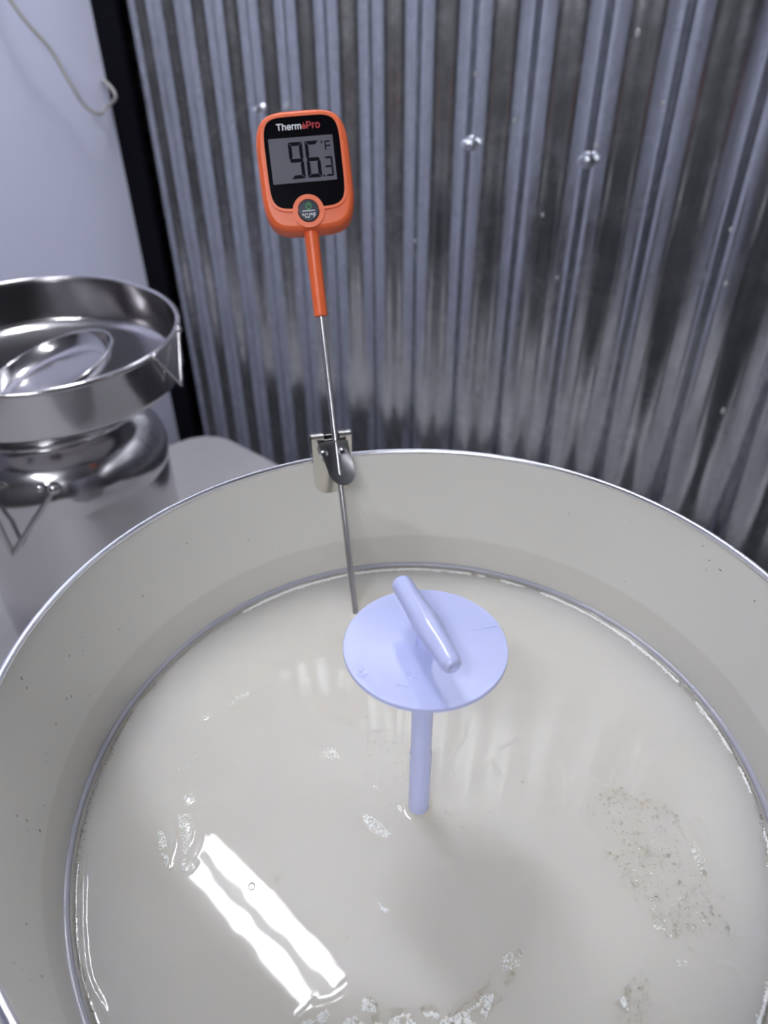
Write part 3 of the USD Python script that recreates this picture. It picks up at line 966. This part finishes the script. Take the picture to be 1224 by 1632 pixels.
obj('inner_plate', clipm(extrude(pp, 0.0007)), 'clip_steel', clip, smooth=False)
op = unary_union([sbox(cx - cw, -0.004, cx + cw, top_z)]).difference(sbox(cx - 0.0040, top_z - 0.0012, cx + 0.0042, top_z + 0.001))
obj('outer_plate', clipm(extrude(op, 0.0007), -0.0052), 'clip_steel', clip, smooth=False)
for a_, b_ in ((cx - cw, cx - 0.0040), (cx + 0.0042, cx + cw)):
    n = 16
    arc = [(0.0007 * 0 + -0.0022 + 0.0029 * math.cos(t), top_z + 0.0014 * math.sin(t)) for t in np.linspace(0, math.pi, n)]
    arc2 = [(-0.0022 + 0.0022 * math.cos(t), top_z + 0.0008 * math.sin(t)) for t in np.linspace(math.pi, 0, n)]
    sec = Polygon(arc + arc2)
    fold = extrude(sec, b_ - a_)
    # section x -> inward, y -> up, extrusion -> tangent
    obj('fold', framed(fold, tang * a_, -rad, upv, tang), 'clip_steel', clip, smooth=40)
# the tongue: a scooped strip bent out of the plate that grips the probe
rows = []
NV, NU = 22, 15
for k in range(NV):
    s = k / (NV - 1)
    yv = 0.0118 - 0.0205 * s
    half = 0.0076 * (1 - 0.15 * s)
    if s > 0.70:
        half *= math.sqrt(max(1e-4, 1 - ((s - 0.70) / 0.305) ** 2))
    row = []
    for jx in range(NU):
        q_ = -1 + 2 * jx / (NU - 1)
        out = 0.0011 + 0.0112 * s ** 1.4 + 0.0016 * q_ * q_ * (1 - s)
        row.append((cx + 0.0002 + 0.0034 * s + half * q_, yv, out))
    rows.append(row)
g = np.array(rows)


def sheet(g, t):
    n, k_ = g.shape[:2]
    v0 = g.reshape(-1, 3)
    v1 = v0 + np.array([0, 0, t])
    i, j = np.meshgrid(np.arange(n - 1), np.arange(k_ - 1), indexing='ij')
    i, j = i.ravel(), j.ravel()
    q = np.stack([i * k_ + j, i * k_ + j + 1, (i + 1) * k_ + j + 1, (i + 1) * k_ + j], 1)
    f0 = np.vstack([q[:, [0, 1, 2]], q[:, [0, 2, 3]]])
    ring = np.concatenate([np.arange(k_), np.arange(1, n) * k_ + k_ - 1, (n - 1) * k_ + np.arange(k_ - 2, -1, -1), np.arange(n - 2, 0, -1) * k_])
    r2 = np.roll(ring, -1)
    N = n * k_
    fe = np.vstack([np.stack([ring, r2, r2 + N], 1), np.stack([ring, r2 + N, ring + N], 1)])
    tt = trimesh.Trimesh(np.vstack([v0, v1]), np.vstack([f0, f0[:, ::-1] + N, fe]), process=False)
    tt.fix_normals()
    return tt


tag(obj('tongue', clipm(sheet(g, 0.0006)), 'tongue_dark_reflection', clip, smooth=40), 'scooped tongue gripping the probe, dark reflection put into its colour')
for hx in (-0.0052, 0.0046):
    e_ = obj('eyelet', clipm(moved(lathe([(0.0010, 0.0006), (0.0010, 0.0040), (0.0014, 0.0046), (0.0022, 0.0042), (0.0025, 0.0006)], 28), cx + hx, 0.0062, 0)), 'rim_steel', clip, smooth=50)
    obj('eyelet_hole_shade', clipm(moved(trimesh.creation.cylinder(0.00105, 0.0034, sections=20), cx + hx, 0.0062, 0.0026)), 'hole_shade', e_, smooth=False)  # black plug painted as the shade inside the eyelet

# ------------------------------------------------------------------ milk can
CB = place([-0.29654892, 0.53644058, 0])[:2]
RC = 0.0923
zsh = 0.164                     # height of the shoulder's lower edge above the table
can = thing('milk_can', 'stainless steel milk can with rounded shoulder standing behind the pot under the strainer', 'milk can', (CB[0], CB[1], TZ))
t_ = 0.0012
prof = [(0, 0), (RC - 0.004, 0), (RC - 0.001, 0.001), (RC, 0.004), (RC, zsh - 0.004), (RC + 0.0006, zsh), (RC + 0.0014, zsh + 0.008), (RC + 0.0008, zsh + 0.018), (RC - 0.003, zsh + 0.029), (RC - 0.010, zsh + 0.0385), (RC - 0.019, zsh + 0.045), (RC - 0.0235, zsh + 0.049), (RC - 0.0245, zsh + 0.055), (RC - 0.0245, zsh + 0.066)]
inner = [(max(r - t_, 0), z + (t_ if r < 0.05 else 0)) for r, z in prof[::-1]]
obj('body', lathe(spline(np.array(prof[5:]), 60).tolist() and (prof[:5] + [tuple(x) for x in spline(np.array(prof[5:]), 60)] + [(max(r - t_, 0), z) for r, z in [tuple(x) for x in spline(np.array(prof[5:]), 60)][::-1]] + [(RC - t_, zsh - 0.004), (RC - t_, 0.003), (0, 0.003)]), 144, close=False), 'stainless', can, smooth=45)
nr = RC - 0.0245
obj('neck_ring', moved(lathe([(nr + 0.0030 * math.cos(a), 0.0030 * math.sin(a)) for a in np.linspace(0, 2 * math.pi, 14, endpoint=False)], 96), 0, 0, zsh + 0.066), 'stainless', can, smooth=True)
obj('neck_band', lathe([(nr - 0.0002, zsh + 0.050), (nr + 0.0022, zsh + 0.050), (nr + 0.0026, zsh + 0.052), (nr + 0.0022, zsh + 0.054), (nr - 0.0002, zsh + 0.054)], 96), 'stainless', can, smooth=30)


def hit_cyl(u, v, c, r, near=True):
    d = ray(u, v)
    a = d[0] ** 2 + d[1] ** 2
    b = -2 * (d[0] * c[0] + d[1] * c[1])
    cc = c[0] ** 2 + c[1] ** 2 - r * r
    D = max(b * b - 4 * a * cc, 0)
    t = (-b - math.sqrt(D)) / 2 / a if near else (-b + math.sqrt(D)) / 2 / a
    return EYE + d * t


def rel(p, c, z):
    return np.array(p) - np.array([c[0], c[1], z])


lug = rel(hit_cyl(86, 776, CB, RC - 0.002), CB, TZ)
o2 = np.array([lug[0], lug[1], 0])
o2 /= np.linalg.norm(o2)
lp = obj('lug', join(moved(trimesh.creation.icosphere(2, 0.0055), *(lug + o2 * 0.002)), moved(trimesh.creation.icosphere(2, 0.0042), *(lug + o2 * 0.001 + np.array([-0.0095 * o2[1], 0.0095 * o2[0], -0.002]) * -1))), 'stainless', can, smooth=True)
pA = lug + o2 * 0.005
pB = rel(hit_cyl(20, 884, CB, RC + 0.008), CB, TZ)
pC = rel(hit_cyl(-28, 775, CB, RC + 0.006), CB, TZ)
obj('drop_handle', tube(np.vstack([np.linspace(pA, pB + (pA - pB) * .08, 8), [pB], np.linspace(pB + (pC - pB) * .08, pC, 8)]), 0.0021, 12), 'stainless_brushed', can, smooth=50)
obj('lug', moved(trimesh.creation.icosphere(2, 0.0055), *pC), 'stainless', can, smooth=True)

# ------------------------------------------------------------------ strainer on the can
SC = place([-0.29654892 + 0.0139, 0.53644058 - 0.0025, -0.1769])
nz = turn([0.0504, -0.1027, 1.0])
nz /= np.linalg.norm(nz)
RS = 0.1100
stn = thing('milk_strainer', 'wide stainless steel milk strainer bowl sitting slightly tilted in the can neck', 'strainer', SC)
sx = np.cross([0, 1.0, 0], nz)
sx /= np.linalg.norm(sx)
sy = np.cross(nz, sx)


def st(mesh):
    return framed(mesh, (0, 0, 0), sx, sy, nz)


hs = 0.041                       # height of the upright side
neck_r = 0.0625
outer = [(RS, 0.0), (RS - 0.0005, -hs + 0.004), (RS - 0.003, -hs - 0.001), (RS - 0.012, -hs - 0.0055), (neck_r + 0.014, -hs - 0.012), (neck_r + 0.006, -hs - 0.0145), (neck_r + 0.0045, -hs - 0.018), (neck_r + 0.0040, -hs - 0.028)]
inn_ = [(neck_r + 0.0030, -hs - 0.028), (neck_r - 0.006, -hs - 0.0135), (neck_r - 0.012, -hs - 0.014), (0.0, -hs - 0.0140), (0.0, -hs - 0.0128), (neck_r - 0.012, -hs - 0.0128), (neck_r - 0.004, -hs - 0.0115), (neck_r + 0.014, -hs - 0.0100), (RS - 0.013, -hs - 0.0035), (RS - 0.0045, -hs + 0.001), (RS - 0.0018, -hs + 0.005), (RS - 0.0012, 0.0)]
obj('bowl', st(lathe(outer + inn_, 160)), 'stainless', stn, smooth=45)
obj('rolled_rim', st(lathe([(RS + 0.0002 + 0.0024 * math.cos(a), 0.0 + 0.0024 * math.sin(a)) for a in np.linspace(0, 2 * math.pi, 14, endpoint=False)], 160)), 'stainless', stn, smooth=True)
# triangular drop ear on the right side
Minv = np.stack([sx, sy, nz])


def on_side(u, v, extra=0.0):
    d = ray(u, v)
    o = Minv @ (EYE - SC)
    dd = Minv @ d
    a = dd[0] ** 2 + dd[1] ** 2
    b = 2 * (o[0] * dd[0] + o[1] * dd[1])
    c = o[0] ** 2 + o[1] ** 2 - (RS + extra) ** 2
    D = max(b * b - 4 * a * c, 0)
    t = (-b - math.sqrt(D)) / 2 / a
    return Minv.T @ (o + dd * t)


eA = on_side(246, 568, 0.003)
th_a = math.atan2((Minv @ eA)[1], (Minv @ eA)[0])
za = (Minv @ eA)[2]


def side_pt(th, z, ex):
    return Minv.T @ np.array([(RS + ex) * math.cos(th), (RS + ex) * math.sin(th), z])


# second end further round the rim
sgn = 1 if (side_pt(th_a + .3, za, .003) @ _R) > (side_pt(th_a, za, .003) @ _R) else -1
eB = side_pt(th_a + sgn * 0.42, za + 0.001, 0.003)
eC = side_pt(th_a + sgn * 0.19, za - 0.035, 0.008)
ear = obj('ear', tube(np.vstack([np.linspace(eA, eC + (eA - eC) * .1, 8), [eC], np.linspace(eC + (eB - eC) * .1, eB, 8)]), 0.0016, 12), 'stainless', stn, smooth=50)
for p_ in (eA, eB):
    obj('ear_lug', moved(trimesh.creation.icosphere(2, 0.0033), *p_), 'stainless', stn, smooth=True)

# loose strainer disc leaning inside the bowl
dz = -hs + 0.003
ins = thing('strainer_insert', 'shallow steel strainer insert lying tilted inside the wide strainer bowl', 'strainer insert', SC)
c_in = Minv.T @ np.array([0.0, 0.0, 0.0])
iC = at_z(82, 592, SC[2] - 0.021) - SC
inz = turn([-0.27, -0.16, 1.0])
inz /= np.linalg.norm(inz)
ix = np.cross([0, 1.0, 0], inz)
ix /= np.linalg.norm(ix)
iy = np.cross(inz, ix)
RI = 0.053
obj('dish', framed(lathe([(RI, 0.004), (RI - 0.004, -0.004), (RI - 0.012, -0.008), (0, -0.0100), (0, -0.0090), (RI - 0.0125, -0.0070), (RI - 0.0052, -0.0035), (RI - 0.0012, 0.004)], 96), iC, ix, iy, inz), 'stainless', ins, smooth=45)
obj('lip', framed(lathe([(RI + 0.0012 * math.cos(a), 0.004 + 0.0012 * math.sin(a)) for a in np.linspace(0, 2 * math.pi, 12, endpoint=False)], 96), iC, ix, iy, inz), 'stainless', ins, smooth=True)

# ------------------------------------------------------------------ screws in the wall
def on_wall(u, v, y=WALL_Y - AMP):
    d = ray(u, v)
    return EYE + d * (y / d[1])


for (u, v), lab in (((750, 228), 'hex roofing screw in the corrugated wall, left one of the sharp pair'),
                    ((935, 255), 'hex roofing screw in the corrugated wall, rightmost'),
                    ((418, 174), 'blurred roofing screw beside the top left corner of the thermometer')):
    p = on_wall(u, v)
    sc_ = thing('roofing_screw', lab, 'screw', p, 'roofing screws in the corrugated wall')
    rot = trimesh.transformations.rotation_matrix(math.pi / 2, [1, 0, 0])
    wsh = lathe([(0, -0.0035), (0.0070, -0.0035), (0.0070, 0.0005), (0.0058, 0.0022), (0.0030, 0.0028), (0, 0.0028)], 28, close=False)
    hx = trimesh.creation.cylinder(0.0040, 0.0100, sections=6)
    hx.apply_translation((0, 0, 0.0075))
    dome = lathe([(0, 0.0124), (0.0034, 0.0124), (0.0029, 0.0130), (0.0, 0.0132)], 20, close=False)
    for nm, mm_, mt in (('washer', wsh, 'rim_steel'), ('hex_head', join(hx, dome), 'rim_steel')):
        mm_ = mm_.copy()
        mm_.apply_transform(rot)
        obj(nm, mm_, mt, sc_, smooth=35)
for k, (u, v, r) in enumerate(((1148, 657, 3.2), (762, 118, 2.2), (812, 193, 2.0), (1018, 52, 3.0), (1050, 165, 2.0), (866, 342, 2.0), (881, 445, 1.8), (657, 385, 2.4), (953, 232, 2.4), (1166, 365, 2.0), (1160, 450, 2.0))):
    p = on_wall(u, v, WALL_Y - 0.002)
    # sit on the sheet's surface at that x
    phs = 2 * np.pi * (p[0] - CREST0) / PITCH_W
    p[1] = WALL_Y - AMP * (math.cos(phs) - 0.12 * math.cos(3 * phs)) - 0.0002
    b = trimesh.creation.icosphere(2, 1.0)
    b.vertices *= np.array([0.0008 * r, 0.0008, 0.0011 * r])
    mm = usdkit.mesh(stage, path_of('splash_spot', None), b, LOOKS['pale_splash'], smooth=True)
    UsdGeom.Xformable(mm).AddTranslateOp().Set(Gf.Vec3d(*map(float, p)))
    tag(mm.GetPrim(), 'tiny pale splash spot on the corrugated metal wall', 'splash spot', 'splash spots on the corrugated wall')

# ------------------------------------------------------------------ cord on the white wall
def on_left(u, v, gap):
    d = ray(u, v)
    return EYE + d * ((LEFT_X + gap) / d[0])


def on_trim(u, v, gap):
    d = ray(u, v)
    return EYE + d * ((WALL_Y - 0.018 - gap) / d[1])


CORD = [(-10, -40, .05), (15, -2, .05), (33, 24, .05), (55, 50, .05), (80, 78, .05), (100, 112, .05), (122, 150, .05), (137, 170, .045), (152, 180, .045), (168, 172, None), (179, 163, None), (184, 152, None), (179, 142, None), (171, 133, None), (163, 127, None)]
cp = np.array([on_left(*c) if c[2] is not None else on_trim(c[0], c[1], 0.020 if c[0] > 165 else 0.0015) for c in CORD])
co = thing('cord', 'thin off-white cord hanging in a loop in front of the white wall', 'cord', cp[0])
obj('cable', tube(spline(cp - cp[0], 120), 0.0023, 12), 'cord_jacket', co, smooth=True)
top_end = np.array([cp[0], [cp[0][0] - 0.02, cp[0][1] - 0.03, CEIL - 0.005]]) - cp[0]
obj('cable', tube(np.linspace(top_end[0], top_end[1], 12), 0.0023, 12), 'cord_jacket', co, smooth=True)

# ------------------------------------------------------------------ ceiling lamps
def lamp(x0, x1, y, z, lab, spacing=0.060, w=0.0175):
    la = thing('ceiling_light', lab, 'ceiling light', ((x0 + x1) / 2, y, CEIL))
    L2 = (x1 - x0) / 2
    obj('housing', bx(-L2 - 0.02, L2 + 0.02, -0.055, 0.055, z - CEIL + 0.022, 0.0, 0.004), 'lamp_housing', la, smooth=30)
    for s in (-1, 1):
        t = tube([(-L2, s * spacing / 2, z - CEIL), (L2, s * spacing / 2, z - CEIL)], w, 24)
        tb = obj('led_tube', t, 'led_strip', la, smooth=40)
    for s in (-1, 1):
        obj('end_cap', bx(s * (L2 + 0.008) - 0.008, s * (L2 + 0.008) + 0.008, -0.05, 0.05, z - CEIL - 0.02, z - CEIL + 0.03, 0.003), 'lamp_housing', la, smooth=30)
    return la


lamp(-0.862, -0.440, 0.3115, 2.22, 'twin-tube ceiling light over the table near the corrugated wall')
lamp(0.0, 0.75, -0.85, 2.22, 'added long twin-tube fill light on the ceiling in the middle of the room')  # unseen lamp added as fill from behind the camera
lamp(1.15, 2.05, -1.5, 2.22, 'added twin-tube fill light on the ceiling near the right wall')  # unseen lamp added to brighten the white wall and upright faces
